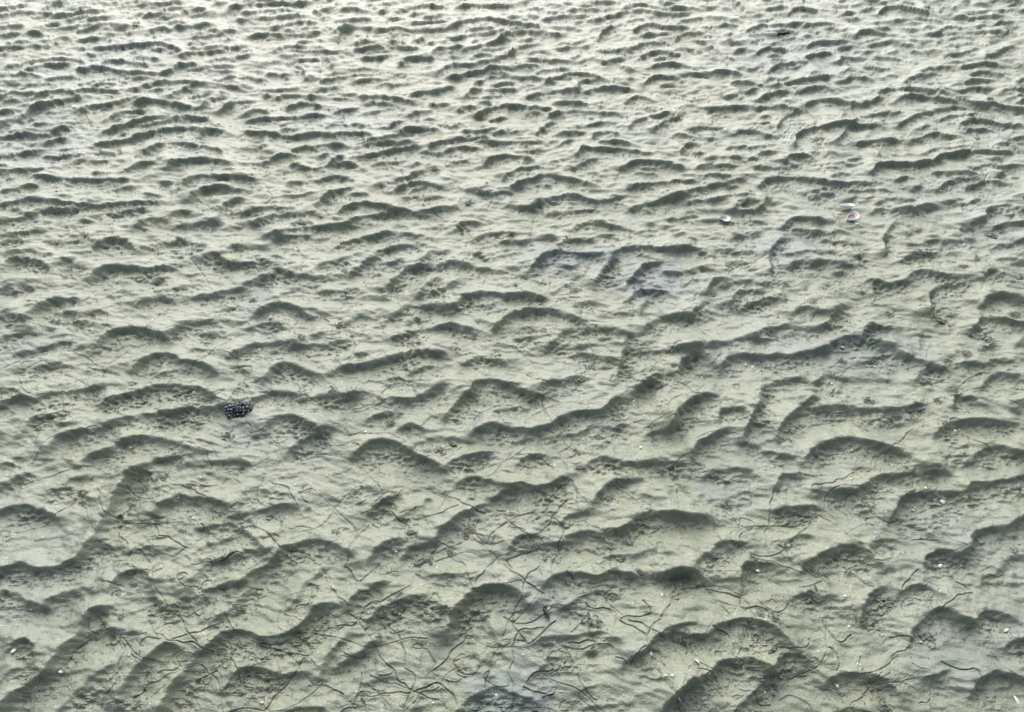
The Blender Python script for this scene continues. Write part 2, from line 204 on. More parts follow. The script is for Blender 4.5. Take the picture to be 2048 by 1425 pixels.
# small burrow mouths and dimples: position, radius in mm, depth in mm
PITS = []
def pits(sector, text, r, d):
    for pts, a in parse(sector, text.replace(' ', ';')):
        PITS.append((pts[0], r, d))
pits(8, '1475,1080 790,1090 1105,740 1870,440 520,180 740,795', 8, 7)
pits(5, '1025,1030 935,985 1050,325 1945,790', 7, 6)
pits(5, '870,1010 790,1080', 14, 6)
pits(7, '1190,100 1805,235 655,970 1230,440 1500,185', 7, 6)
pits(9, '165,155 2005,625 1905,670 1030,610', 8, 5)
pits(4, '1125,125 1060,145 905,825 630,685 1500,1200 455,50 375,260', 8, 5)
pits(4, '990,655 1160,1140', 15, 6)
pits(6, '100,770 260,110 1630,300', 13, 4)
pits(3, '1500,30 1640,70 1740,110 1850,50 1940,120 1990,30 1800,170 1650,330 1520,330 1850,150 1790,100 1990,180 1350,90 1420,415 1480,270 1900,260 640,500', 16, 9)
pits(3, '410,1205 870,870 300,570 430,550', 18, 8)

# ------------------------------------------------------------------ the flat as one graded sheet
core_u = np.arange(-24.0, 2072.1, 1.95)
step = 1.95; marg = []; u0 = 0.0
while u0 < 900:
    step = min(step * 1.03, 9.0); u0 += step; marg.append(u0)
marg = np.array(marg)
us = np.concatenate([(core_u[0] - marg)[::-1], core_u, core_u[-1] + marg])
vs_core = [1450.0]
while vs_core[-1] > -20:
    vs_core.append(vs_core[-1] - (1.95 - .62 * min(1, max(0, vs_core[-1] / 1425))))
vs_core = np.array(vs_core)
step = 1.95; mv = []; v0 = 0.0
while v0 < 330:
    step *= 1.06; v0 += step; mv.append(v0)
below = []; v0 = 0; step = 1.4
while v0 < 420:
    step *= 1.06; v0 += step; below.append(v0)
vs = np.concatenate([(vs_core[0] + np.array(below))[::-1], vs_core, vs_core[-1] - np.array(mv)])
vs = vs[vs > -390]
NR, NC = len(vs), len(us)
uu = (us - 1024.0) / FPX
b_ = (712.5 - vs) / FPX
tt = CAM_H / (SP - b_ * CP)
rowY = (CP + b_ * SP) * tt                # increasing
rowT = tt
X = (uu[None, :] * rowT[:, None]).astype(np.float32)
Y = np.repeat(rowY[:, None], NC, 1).astype(np.float32)
H = np.zeros((NR, NC), np.float32)
TR = np.zeros((NR, NC), np.float32)       # foot of the steep faces, where debris gathers

PERM = rng.permutation(4096)
GA = rng.uniform(0, 2 * np.pi, 4096)
GX, GY = np.cos(GA).astype(np.float32), np.sin(GA).astype(np.float32)

def noise(x, y, seed=0):
    xi = np.floor(x).astype(np.int32); yi = np.floor(y).astype(np.int32)
    xf = (x - xi).astype(np.float32); yf = (y - yi).astype(np.float32)
    def h(ix, iy):
        return PERM[(PERM[(ix + seed * 131) & 4095] + iy) & 4095]
    def g(ix, iy, dx, dy):
        k = h(ix, iy)
        return GX[k] * dx + GY[k] * dy
    sx = xf * xf * xf * (xf * (xf * 6 - 15) + 10); sy = yf * yf * yf * (yf * (yf * 6 - 15) + 10)
    a = g(xi, yi, xf, yf); b = g(xi + 1, yi, xf - 1, yf)
    c = g(xi, yi + 1, xf, yf - 1); d = g(xi + 1, yi + 1, xf - 1, yf - 1)
    return (a + sx * (b - a)) + sy * ((c + sx * (d - c)) - (a + sx * (b - a)))

def smooth(a, b, x):
    t = np.clip((x - a) / (b - a), 0, 1)
    return t * t * (3 - 2 * t)

def spline(P, ds):
    P = np.asarray(P, float)
    if len(P) == 2:
        L = np.hypot(*(P[1] - P[0])); n = max(3, int(L / ds))
        t = np.linspace(0, 1, n)[:, None]
        return P[0] * (1 - t) + P[1] * t
    Q = np.vstack([2 * P[0] - P[1], P, 2 * P[-1] - P[-2]])
    out = []
    for i in range(1, len(Q) - 2):
        p0, p1, p2, p3 = Q[i - 1:i + 3]
        n = max(2, int(np.hypot(*(p2 - p1)) / ds))
        t = np.linspace(0, 1, n, endpoint=False)[:, None]
        out.append(0.5 * (2 * p1 + (p2 - p0) * t + (2 * p0 - 5 * p1 + 4 * p2 - p3) * t ** 2 + (3 * p1 - p0 - 3 * p2 + p3) * t ** 3))
    out.append(P[-1:])
    return np.vstack(out)

def window(x0, x1, y0, y1):
    r0, r1 = np.searchsorted(rowY, y0), np.searchsorted(rowY, y1)
    if r1 <= r0:
        return None
    ta, tb = rowT[r0], rowT[min(r1, NR - 1)]
    lo = min(x0 / ta, x0 / tb); hi = max(x1 / ta, x1 / tb)
    c0, c1 = np.searchsorted(uu, lo), np.searchsorted(uu, hi)
    if c1 <= c0:
        return None
    return slice(r0, r1), slice(c0, c1)

# crests surveyed on the photo, carried to the ground
crests = []
pts_all = []
for pts, amp in CREST:
    u, v = np.array(pts).T
    gx, gy = ground(u, v)
    P0 = np.column_stack([gx, gy])
    # the ends of a crest curl on towards the water's way and die out
    ends = []
    for e, q in ((P0[0], P0[1]), (P0[-1], P0[-2])):
        d = (e - q) / np.hypot(*(e - q)); w = e.copy(); ex = []
        for k in range(3):
            d = d + np.array((0, -.42)); d /= np.hypot(*d)
            w = w + .015 * d; ex.append(w.copy())
        ends.append(ex)
    P0 = np.vstack([ends[0][::-1], P0, ends[1]])
    P = spline(P0, 0.006)
    crests.append((P, amp, 1.0))
    pts_all.append(P[::3])

# fill the gaps and the flat outside the frame with ripples of the same kind
def far_from(P, pts, dx, dy):
    d = pts - P
    return not np.any((d[:, 0] / dx) ** 2 + (d[:, 1] / dy) ** 2 < 1.0)

xmax = 4.2
cand = []
y = 0.1
while y < 5.4:
    x = -xmax
    while x < xmax:
        cand.append((x + rng.uniform(-.06, .06), y + rng.uniform(-.03, .03)))
        x += 0.13
    y += 0.055
cand = np.array(cand); rng.shuffle(cand)
A = np.vstack(pts_all)
cell = {}
def put(P):
    for p in P:
        cell.setdefault((int(p[0] // .12), int(p[1] // .12)), []).append(p)
def near(p, dx, dy):
    ci, cj = int(p[0] // .12), int(p[1] // .12)
    for i in range(ci - 1, ci + 2):
        for j in range(cj - 1, cj + 2):
            for q in cell.get((i, j), ()):
                if ((q[0] - p[0]) / dx) ** 2 + ((q[1] - p[1]) / dy) ** 2 < 1:
                    return True
    return False
put(A)
for u_, v_ in ((1449, 440), (1449, 452), (1691, 420), (1703, 439), (1700, 428), (1691, 436), (1700, 452), (478, 822), (478, 850)):
    put([np.array(ground(u_, v_), float)])
n_fill = 0
for p in cand:
    half = rowT[min(np.searchsorted(rowY, p[1]), NR - 1)] * uu[-1]
    if abs(p[0]) > half:
        continue
    if near(p, .042, .026):
        continue
    base_ang = 0.16 + 0.10 * math.sin(p[0] * 2.1 + p[1] * 1.3) + rng.normal(0, .12)
    curve = rng.uniform(-1.0, 4.5)
    if rng.uniform() < .16:
        base_ang = rng.choice((1.0, -1.0)) * rng.uniform(.8, 1.25)
    L = rng.uniform(.05, .20)
    arms = []
    for sgn in (1, -1):
        q = np.array(p); arm = []
        s = 0
        while s < L:
            s += .012
            a = base_ang - sgn * curve * s * 1.2
            q = q + sgn * .012 * np.array([math.cos(a), math.sin(a)])
            if near(q, .034, .018):
                break
            arm.append(q.copy())
        arms.append(arm)
    P = np.array(arms[1][::-1] + [p] + arms[0])
    if len(P) < 5:
        continue
    P[:, 1] += 0.006 * np.sin(np.arange(len(P)) * rng.uniform(.4, .9) + rng.uniform(0, 6))
    S = spline(P, .006)
    crests.append((S, rng.uniform(.45, 1.0) * (.76 if p[1] < 1.7 and abs(p[0]) < 1.4 else 1), 1.0))
    put(S[::3])
    n_fill += 1
print('crests', len(crests), 'filled', n_fill)

WXN = (0.0045 * noise(X * 26, Y * 34, 31) + (0.0030 - .0024 * smooth(1.5, 2.6, Y)) * noise(X * 70, Y * 85, 32)).astype(np.float32)
WYN = (0.0045 * noise(X * 26, Y * 34, 33) + (0.0036 - .0029 * smooth(1.5, 2.6, Y)) * noise(X * 70, Y * 85, 34)).astype(np.float32)
AVAR = np.clip(1 + 0.55 * noise(X * 11, Y * 11, 35) + .45 * noise(X * 27, Y * 27, 36), .4, 1.6).astype(np.float32)
LEE, AMP = 0.0142, 0.0138
for P, amp, w in crests:
    pad = 0.10
    win = window(P[:, 0].min() - pad, P[:, 0].max() + pad, P[:, 1].min() - pad, P[:, 1].max() + pad)
    if win is None:
        continue
    xs, ys = X[win] + WXN[win], Y[win] + WYN[win]
    shp = xs.shape
    if len(P) > 90:
        P = P[::2]
    Pf = P.astype(np.float32)
    best = np.full(shp, 1e9, np.float32); idx = np.zeros(shp, np.int32)
    for i in range(len(Pf)):
        d2 = (xs - Pf[i, 0]) ** 2 + (ys - Pf[i, 1]) ** 2
        m = d2 < best
        best = np.where(m, d2, best); idx[m] = i
    T = np.gradient(Pf, axis=0); T /= np.linalg.norm(T, axis=1, keepdims=True) + 1e-9
    k = max(2, len(Pf) // 12)
    Ts = T.copy()
    s = np.arange(len(Pf)) / (len(Pf) - 1)
    L = float(np.sum(np.hypot(*np.diff(Pf, axis=0).T)))
    tap = np.minimum(s, 1 - s) * L
    a = amp * smooth(-0.002, min(0.05, L * .45), tap)
    a = (a * (1 - .10 * min(1, max(0, (1.9 - float(Pf[:, 1].mean())) / .7))) * (1 - .16 * min(1, max(0, (float(Pf[:, 1].mean()) - 1.3) / 1.6))) * (1 + .35 * np.abs(T[:, 1]) ** 1.5)).astype(np.float32)
    ds = L / (len(Pf) - 1)
    rx = xs - Pf[idx, 0]; ry = ys - Pf[idx, 1]
    fi = np.clip(idx + (rx * Ts[idx, 0] + ry * Ts[idx, 1]) / ds, 0, len(Pf) - 1.001)
    i0 = fi.astype(np.int32); fr = (fi - i0).astype(np.float32)
    qx = Pf[i0, 0] * (1 - fr) + Pf[i0 + 1, 0] * fr; qy = Pf[i0, 1] * (1 - fr) + Pf[i0 + 1, 1] * fr
    rx = xs - qx; ry = ys - qy
    txx = Ts[i0, 0] * (1 - fr) + Ts[i0 + 1, 0] * fr; tyy = Ts[i0, 1] * (1 - fr) + Ts[i0 + 1, 1] * fr
    side = txx * ry - tyy * rx            # + behind the crest, - on the steep side
    d = np.sqrt(rx * rx + ry * ry)
    sd = np.where(side >= 0, d, -d)
    ym = float(Pf[:, 1].mean())
    far_k = 1 - .22 * min(1, max(0, (ym - 1.3) / 1.6))
    lee = LEE * (0.68 + 0.38 * amp) * far_k
    back = np.exp(-np.abs(sd / 0.046) ** 1.3)
    t = np.maximum(-sd / lee, 0)
    shape = rng.uniform(1.25, 1.7)
    cave = (1 - 1.42 * (1 - np.exp(-1.6 * t ** (shape - .4)))) * np.exp(-np.maximum(-sd - lee, 0) / 0.034)
    # fade so the kernel has no rim at its window
    edge = smooth(0.10, 0.07, d)
    K = np.where(sd >= 0, back, cave) * edge
    aa = (a[i0] * (1 - fr) + a[i0 + 1] * fr) * AVAR[win]
    H[win] += AMP * aa * K
    TR[win] = np.maximum(TR[win], np.minimum(aa, 1.0) * np.exp(-((sd + lee * 1.75) / 0.021) ** 2) * edge)

def blur(A, n, reps=2):
    for _ in range(reps):
        for ax in (0, 1):
            B = np.zeros_like(A)
            for k in range(-n, n + 1):
                B += np.roll(A, k, ax)
            A = B / (2 * n + 1)
    return A
near_row = np.searchsorted(rowY, 1.9)
Hs = blur(H, 2); Hn = blur(H, 1)
wgt = smooth(1.7, .8, Y); wg2 = smooth(2.4, 1.6, Y)
H = Hn * wg2 + H * (1 - wg2)
# slow relief, streaked smooth backs, rough debris floor
fine = smooth(2.9, 1.6, Y)
warpx = X + 0.012 * noise(X * 14, Y * 14, 3)
warpy = Y + 0.012 * noise(X * 14, Y * 14, 4)
H += 0.0045 * noise(X * 3.1, Y * 4.2, 1)
def ripplet(fx, fy, k, seed):
    """small asymmetric ripples, steep towards the viewer"""
    n = noise(warpx * fx, warpy * fy, seed)
    return noise(warpx * fx, (warpy + k * n) * fy, seed)
def billow(fx, fy, k, seed):
    """plump pillows parted by narrow branching grooves, steeper on the viewer's side"""
    n = noise(warpx * fx, warpy * fy, seed)
    m = np.abs(noise(warpx * fx, (warpy - k * np.abs(n)) * fy, seed))
    return np.sqrt(m * m + .0016) - .14
H += 0.0030 * ripplet(7, 18, .020, 2)
bw = 1 - .3 * smooth(1.9, 1.1, Y)
H += bw * 0.0190 * billow(7, 15, .02, 61)
H += bw * 0.0090 * billow(15, 31, .010, 62)
H += 0.0030 * ripplet(28, 62, .008, 51)
sx_ = X * .93 - Y * .36; sy_ = X * .36 + Y * .93
H += 0.0020 * noise(sx_ * 16, sy_ * 70, 5) * (1 - .5 * TR)
H += 0.0011 * noise(sx_ * 40, sy_ * 120, 6)
rough = np.clip(0.16 + 1.1 * TR + 0.55 * smooth(-.1, .45, noise(X * 5, Y * 7, 8)) * smooth(.15, .6, TR + .25), 0, 1.2)
n1 = noise(X * 75, Y * 105, 9); n2 = noise(X * 150, Y * 190, 10)
farw = smooth(1.6, 3.0, Y)
patchy = (1 - .75 * farw) * (.35 + .9 * smooth(-.15, .35, noise(X * 9, Y * 11, 41)))
H += rough * patchy * (0.0060 * n1 + 0.0064 * (np.abs(n2) - .25))
H += (.3 + rough) * farw * 0.0042 * (np.abs(noise(warpx * 24, warpy * 44, 45)) - .2)
H += rough * farw * (0.0050 * noise(X * 26, Y * 44, 43) + 0.0040 * (np.abs(noise(X * 40, Y * 46, 44)) - .25))
H += rough * 0.0034 * noise(X * 48, Y * 90, 12)

# trails
G = np.zeros((NR, NC), np.float32); LV = np.zeros((NR, NC), np.float32); RG = np.zeros((NR, NC), np.float32)
def stamp(P, w, depth, ridge=False):
    ph = rng.uniform(0, 6)
    w0, d0 = w, depth
    for i in range(0, len(P) - 1, 6):
        vary = .8 + .3 * math.sin(i * .11 + ph)
        w, depth = w0 * (.75 + .35 * vary), d0 * vary
        Q = P[i:i + 7].astype(np.float32)
        win = window(Q[:, 0].min() - 3 * w, Q[:, 0].max() + 3 * w, Q[:, 1].min() - 3 * w, Q[:, 1].max() + 3 * w)
        if win is None:
            continue
        xs, ys = X[win][..., None], Y[win][..., None]
        p, q = Q[:-1], Q[1:]
        e = q - p
        ll = (e ** 2).sum(1) + 1e-12
        t = np.clip(((xs - p[:, 0]) * e[:, 0] + (ys - p[:, 1]) * e[:, 1]) / ll, 0, 1)
        dd = np.sqrt(((xs - p[:, 0] - t * e[:, 0]) ** 2 + (ys - p[:, 1] - t * e[:, 1]) ** 2).min(-1))
        g = depth * np.clip(1 - (dd / w) ** 2, 0, 1)
        l = depth * .24 * np.exp(-((dd - 1.55 * w) / (.55 * w)) ** 2)
        if ridge:
            RG[win] = np.maximum(RG[win], g)
            G[win] = np.maximum(G[win], l * 1.2)
        else:
            G[win] = np.maximum(G[win], g)
            LV[win] = np.maximum(LV[win], l)

for pts, amp in TRAIL:
    u, v = np.array(pts).T
    gx, gy = ground(u, v)
    P = spline(np.column_stack([gx, gy]), 0.004)
    n = len(P)
    ph = rng.uniform(0, 6, 4)
    sarr = np.arange(n) * .004
    P[:, 0] += .0016 * np.sin(sarr * 170 + ph[0]) + .0022 * np.sin(sarr * 71 + ph[1])
    P[:, 1] += .0014 * np.sin(sarr * 190 + ph[2]) + .0018 * np.sin(sarr * 80 + ph[3])
    sc = max(1.0, float(np.mean(gy)) / 1.5)
    stamp(P, 0.0012 * sc * (.8 + .25 * amp), 0.0040 * (.5 + .4 * amp) * sc ** .5, ridge=False)

def walk(x, y, heading, n, ds, wob, spring=.92):
    k = 0.0; P = [(x, y)]
    for i in range(n):
        k = spring * k + rng.normal(0, wob)
        heading += k
        x += ds * math.cos(heading); y += ds * math.sin(heading)
        P.append((x, y))
    return np.array(P)

def at_index(x, y):
    r = np.clip(np.searchsorted(rowY, y), 0, NR - 1)
    c = np.clip(np.searchsorted(uu, x / rowT[r]), 0, NC - 1)
    return r, c

n_long = n_short = 0
tries = 0
while n_long < 760 and tries < 9000:
    tries += 1
    y = rng.uniform(.3, 4.3); half = 0.80 * (0.75 * y + .55)
    x = rng.uniform(-half, half)
    if rng.uniform() > min(1, .05 + half / 2.6):
        continue
    sc = max(1.0, y / 1.7)
    stamp(walk(x, y, rng.uniform(0, 6.28), int(rng.uniform(14, 120)), .0045, .026), 0.0012 * sc * rng.uniform(.7, 1.4), 0.0026 * sc ** .5 * rng.uniform(.4, 1.4), ridge=False)
    n_long += 1
tries = 0
while n_short < 5600 and tries < 60000:
    tries += 1
    y = rng.uniform(.3, 4.3); half = 0.80 * (0.75 * y + .55)
    x = rng.uniform(-half, half)
    r, c = at_index(x, y)
    if rng.uniform() > (TR[r, c] ** .8 + .05) * (.45 if y < 1.15 else 1):
        continue
    sc = max(1.0, y / 1.7)
    stamp(walk(x, y, rng.uniform(0, 6.28), int(rng.uniform(6, 20)), .0042, .2, .85), 0.0012 * sc * rng.uniform(.7, 1.3), 0.0034 * sc ** .5 * rng.uniform(.4, 1.4), ridge=rng.uniform() < .2)
    n_short += 1
H += -G + LV * (1 - np.clip(G / .0012, 0, 1)) + RG

for (u, v), r, d in PITS:
    px, py = ground(u, v); r *= .001 * max(1, py / 1.8); d *= .001
    win = window(px - 3 * r, px + 3 * r, py - 3 * r, py + 3 * r)
    if win is None:
        continue
    q = ((X[win] - px) / r) ** 2 + ((Y[win] - py) / r) ** 2
    H[win] += -d * np.exp(-q) + .22 * d * np.exp(-(np.sqrt(q) - 1.7) ** 2 * 3)

# wet bluish films: place, reach (m)
WET = np.zeros((NR, NC), np.float32)
for u, v, rx, ry, k in [(1160, 520, .20, .09, 1), (1300, 565, .16, .12, 1), (1580, 500, .13, .09, .8), (60, 250, .2, .16, .7), (110, 300, .14, .12, .9), (700, 240, .3, .16, .5), (1020, 1400, .10, .09, 1.2),
                        (1730, 710, .22, .10, .7), (1900, 1330, .14, .08, .6), (1450, 1000, .07, .07, .5), (1880, 1060, .12, .07, .5), (1600, 110, .4, .25, .6), (480, 870, .09, .06, .4), (60, 690, .16, .09, .25), (1100, 1195, .09, .06, .4), (250, 110, .3, .2, .5), (980, 860, .07, .05, .4)]:
    px, py = ground(u, v)
    q = np.sqrt(((X - px) / rx) ** 2 + ((Y - py) / ry) ** 2) + .5 * noise(X * 16, Y * 22, 21) + .3 * noise(X * 45, Y * 60, 22)
    WET = np.maximum(WET, k * smooth(1.15, .35, q))

ri = np.arange(NR)[:, None]; ci = np.arange(NC)[None, :]
H *= np.clip(np.minimum(ri, NR - 1 - ri) / 10.0, 0, 1) * np.clip(np.minimum(ci, NC - 1 - ci) / 10.0, 0, 1)
Ysh = Y - 0.35 * H
# rim rows and columns carried out to the horizon
Z = H
ext = 26
gr = np.cumsum(0.05 * 1.42 ** np.arange(ext))
def widen(Aarr, left, right):
    return np.concatenate([left, Aarr, right], 1)
fade = np.exp(-gr / .4)[None, :]
Xf = widen(X, X[:, :1] - gr[::-1][None, :], X[:, -1:] + gr[None, :])
Yf = widen(Ysh, np.repeat(Y[:, :1], ext, 1), np.repeat(Y[:, -1:], ext, 1))
Zf = widen(Z, Z[:, :1] * fade[:, ::-1], Z[:, -1:] * fade)
OUT = (1 - np.clip(np.minimum(ri, NR - 1 - ri) / 10.0, 0, 1) * np.clip(np.minimum(ci, NC - 1 - ci) / 10.0, 0, 1)).astype(np.float32)
Of = np.pad(OUT, ext, constant_values=1)
Wf = widen(WET, np.zeros((NR, ext)), np.zeros((NR, ext)))
fv = np.exp(-gr / .4)[:, None]
n2c = Xf.shape[1]
topX = np.repeat(Xf[-1:], ext, 0); topY = Yf[-1:] + gr[:, None]; topZ = Zf[-1:] * fv
botX = np.repeat(Xf[:1], ext, 0); botY = Yf[:1] - gr[::-1][:, None]; botZ = Zf[:1] * fv[::-1]
zz = np.zeros((ext, n2c))
Xf = np.concatenate([botX, Xf, topX], 0); Yf = np.concatenate([botY, Yf, topY], 0); Zf = np.concatenate([botZ, Zf, topZ], 0); Wf = np.concatenate([zz, Wf, zz], 0)
nr, nc = Xf.shape
me = bpy.data.meshes.new('tidal_flat')
co = np.empty((nr * nc, 3), np.float32)
co[:, 0], co[:, 1], co[:, 2] = Xf.ravel(), Yf.ravel(), Zf.ravel()
ii = np.arange(nr * nc, dtype=np.int32).reshape(nr, nc)
quads = np.stack([ii[:-1, :-1], ii[:-1, 1:], ii[1:, 1:], ii[1:, :-1]], -1).reshape(-1, 4)
nq = len(quads)
me.vertices.add(nr * nc); me.vertices.foreach_set('co', co.ravel())
me.loops.add(nq * 4); me.loops.foreach_set('vertex_index', quads.ravel())
me.polygons.add(nq)
me.polygons.foreach_set('loop_start', np.arange(0, nq * 4, 4, dtype=np.int32))
me.polygons.foreach_set('use_smooth', np.ones(nq, bool))
me.update(calc_edges=True)
at = me.attributes.new('film', 'FLOAT', 'POINT'); at.data.foreach_set('value', Wf.ravel().astype(np.float32))
at = me.attributes.new('outer', 'FLOAT', 'POINT'); at.data.foreach_set('value', Of.ravel().astype(np.float32))
print('ground quads', nq)

# ------------------------------------------------------------------ materials
def new_mat(name):
    m = bpy.data.materials.new(name); m.use_nodes = True
    nt = m.node_tree
    return m, nt, nt.nodes['Principled BSDF']

def node(nt, kind, **kw):
    n = nt.nodes.new(kind)
    for k, v in kw.items():
        setattr(n, k, v)
    return n

def ramp(nt, fac, stops):
    r = nt.nodes.new('ShaderNodeValToRGB')
    el = r.color_ramp.elements
    while len(el) < len(stops):
        el.new(0.5)
    for e, (p, c) in zip(el, stops):
        e.position = p; e.color = (*c, 1)
    nt.links.new(fac, r.inputs[0])
    return r.outputs[0]

def mixc(nt, fac, a, b, mode='MIX'):
    m = nt.nodes.new('ShaderNodeMix'); m.data_type = 'RGBA'; m.blend_type = mode
    for sock, val in ((m.inputs[0], fac), (m.inputs[6], a), (m.inputs[7], b)):
        if isinstance(val, (int, float)):
            sock.default_value = val
        elif isinstance(val, tuple):
            sock.default_value = (*val, 1)
        else:
            nt.links.new(val, sock)
    return m.outputs[2]

def ntex(nt, vec, scale, detail=4, rough=.6):
    n = nt.nodes.new('ShaderNodeTexNoise')
    n.inputs['Scale'].default_value = scale; n.inputs['Detail'].default_value = detail; n.inputs['Roughness'].default_value = rough
    nt.links.new(vec, n.inputs['Vector'])
    return n.outputs['Fac']

def mud_material():
    m, nt, bs = new_mat('wet_sandy_mud')
    tc = node(nt, 'ShaderNodeTexCoord').outputs['Object']
    big = ntex(nt, tc, 2.2, 3); mid = ntex(nt, tc, 14, 4); grain = ntex(nt, tc, 420, 2, .7)
    c1 = ramp(nt, big, [(.3, (.200, .222, .158)), (.5, (.224, .246, .182)), (.7, (.220, .247, .204))])
    c2 = ramp(nt, mid, [(.35, (.86, .87, .84)), (.5, (1, 1, 1)), (.66, (1.06, 1.03, .97))])
    c = mixc(nt, 1.0, c1, c2, 'MULTIPLY')
    g = ramp(nt, grain, [(.30, (.62, .62, .60)), (.5, (1, 1, 1)), (.72, (1.28, 1.28, 1.26))])
    c = mixc(nt, .8, c, g, 'MULTIPLY')
    vo = node(nt, 'ShaderNodeTexVoronoi'); vo.inputs['Scale'].default_value = 170
    nt.links.new(tc, vo.inputs['Vector'])
    sep = node(nt, 'ShaderNodeSeparateColor'); nt.links.new(vo.outputs['Color'], sep.inputs[0])
    pick = node(nt, 'ShaderNodeMath', operation='GREATER_THAN'); nt.links.new(sep.outputs[0], pick.inputs[0]); pick.inputs[1].default_value = .975
    near_ = node(nt, 'ShaderNodeMath', operation='LESS_THAN'); nt.links.new(vo.outputs['Distance'], near_.inputs[0]); near_.inputs[1].default_value = .24
    fl = node(nt, 'ShaderNodeMath', operation='MULTIPLY'); nt.links.new(pick.outputs[0], fl.inputs[0]); nt.links.new(near_.outputs[0], fl.inputs[1])
    c = mixc(nt, fl.outputs[0], c, (.62, .61, .55))
    film = node(nt, 'ShaderNodeAttribute', attribute_name='film').outputs['Fac']
    c = mixc(nt, film, c, mixc(nt, .55, c, (.120, .158, .172)))
    nt.links.new(c, bs.inputs['Base Color'])
    bs.inputs['IOR'].default_value = 1.42
    rr = node(nt, 'ShaderNodeMapRange'); nt.links.new(mid, rr.inputs[0])
    rr.inputs[3].default_value = .44; rr.inputs[4].default_value = .62
    sub = node(nt, 'ShaderNodeMath', operation='MULTIPLY_ADD'); nt.links.new(film, sub.inputs[0]); sub.inputs[1].default_value = -.05
    nt.links.new(rr.outputs[0], sub.inputs[2])
    nt.links.new(sub.outputs[0], bs.inputs['Roughness'])
    bs.inputs['Coat Weight'].default_value = .9; bs.inputs['Coat Roughness'].default_value = .42; bs.inputs['Coat IOR'].default_value = 1.38
    b1 = node(nt, 'ShaderNodeBump'); b1.inputs['Strength'].default_value = .8; b1.inputs['Distance'].default_value = .0026
    nt.links.new(ntex(nt, tc, 330, 3, .7), b1.inputs['Height'])
    b2 = node(nt, 'ShaderNodeBump'); b2.inputs['Strength'].default_value = .75; b2.inputs['Distance'].default_value = .005
    nt.links.new(ntex(nt, tc, 95, 3, .6), b2.inputs['Height']); nt.links.new(b2.outputs[0], b1.inputs['Normal'])
    # beyond the modelled ripples the flat goes on as ripple relief in the surface
    mp = node(nt, 'ShaderNodeMapping'); mp.inputs['Scale'].default_value = (6, 13, 1); nt.links.new(tc, mp.inputs['Vector'])
    om = node(nt, 'ShaderNodeMath', operation='MULTIPLY'); nt.links.new(ntex(nt, mp.outputs[0], 1.0, 3, .5), om.inputs[0])
    nt.links.new(node(nt, 'ShaderNodeAttribute', attribute_name='outer').outputs['Fac'], om.inputs[1])
    b3 = node(nt, 'ShaderNodeBump'); b3.inputs['Strength'].default_value = 1.0; b3.inputs['Distance'].default_value = .06
    nt.links.new(om.outputs[0], b3.inputs['Height']); nt.links.new(b3.outputs[0], b2.inputs['Normal'])
    nt.links.new(b1.outputs[0], bs.inputs['Normal'])
    return m

def speckled(name, stops, scale, rough, bump=.3, dist=.001, ior=1.45):
    m, nt, bs = new_mat(name)
    tc = node(nt, 'ShaderNodeTexCoord').outputs['Object']
    n = ntex(nt, tc, scale, 4)
    nt.links.new(ramp(nt, n, stops), bs.inputs['Base Color'])
    bs.inputs['Roughness'].default_value = rough; bs.inputs['IOR'].default_value = ior
    b = node(nt, 'ShaderNodeBump'); b.inputs['Strength'].default_value = bump; b.inputs['Distance'].default_value = dist
    nt.links.new(ntex(nt, tc, scale * 3, 3), b.inputs['Height']); nt.links.new(b.outputs[0], bs.inputs['Normal'])
    return m

M_MUD = mud_material()
M_CAST = speckled('dark_cast_mud', [(.3, (.080, .086, .068)), (.5, (.135, .145, .118)), (.7, (.20, .215, .175))], 260, .38, .4)
M_WHITE = speckled('chalky_white_shell', [(.35, (.52, .51, .46)), (.5, (.68, .67, .62)), (.7, (.78, .77, .73))], 160, .45)
M_VALVE = speckled('bleached_clam_shell', [(.35, (.74, .73, .69)), (.5, (.82, .81, .78)), (.7, (.86, .85, .82))], 110, .4)
M_CREAM = speckled('cream_shell', [(.35, (.50, .46, .33)), (.55, (.66, .61, .47)), (.7, (.74, .70, .60))], 160, .45)
M_GREYSH = speckled('grey_shell_lining', [(.35, (.20, .21, .19)), (.55, (.33, .34, .31)), (.7, (.46, .46, .43))], 120, .4)
M_PURPLE = speckled('purple_shell_lining', [(.35, (.17, .10, .13)), (.48, (.36, .26, .30)), (.62, (.70, .62, .62))], 55, .3)
M_PINK = speckled('pink_white_shell', [(.35, (.66, .54, .50)), (.55, (.82, .76, .72)), (.7, (.85, .82, .79))], 120, .35)
M_BLUE = speckled('blue_grey_shell', [(.35, (.05, .09, .16)), (.55, (.13, .20, .31)), (.7, (.36, .43, .52))], 150, .3)
M_PALEBLUE = speckled('pale_blue_shell', [(.35, (.30, .38, .46)), (.55, (.48, .56, .62)), (.7, (.66, .71, .74))], 150, .3)
M_ORANGE = speckled('orange_scrap', [(.35, (.22, .10, .03)), (.55, (.40, .22, .08)), (.7, (.50, .33, .16))], 150, .5)
M_BEAD = speckled('blue_black_bead', [(.38, (.005, .008, .013)), (.52, (.014, .026, .042)), (.64, (.16, .23, .28))], 1.3, .2, .3, .0012)
M_BLACK = speckled('black_core', [(.35, (.004, .005, .006)), (.6, (.012, .014, .016)), (.7, (.02, .02, .02))], 120, .5)
M_TWIG = speckled('dark_twig', [(.35, (.010, .009, .008)), (.55, (.03, .026, .02)), (.7, (.20, .18, .15))], 130, .45, .5)

flat = bpy.data.objects.new('tidal_flat', me)
me.materials.append(M_MUD)
COL.objects.link(flat)
flat['kind'] = 'structure'

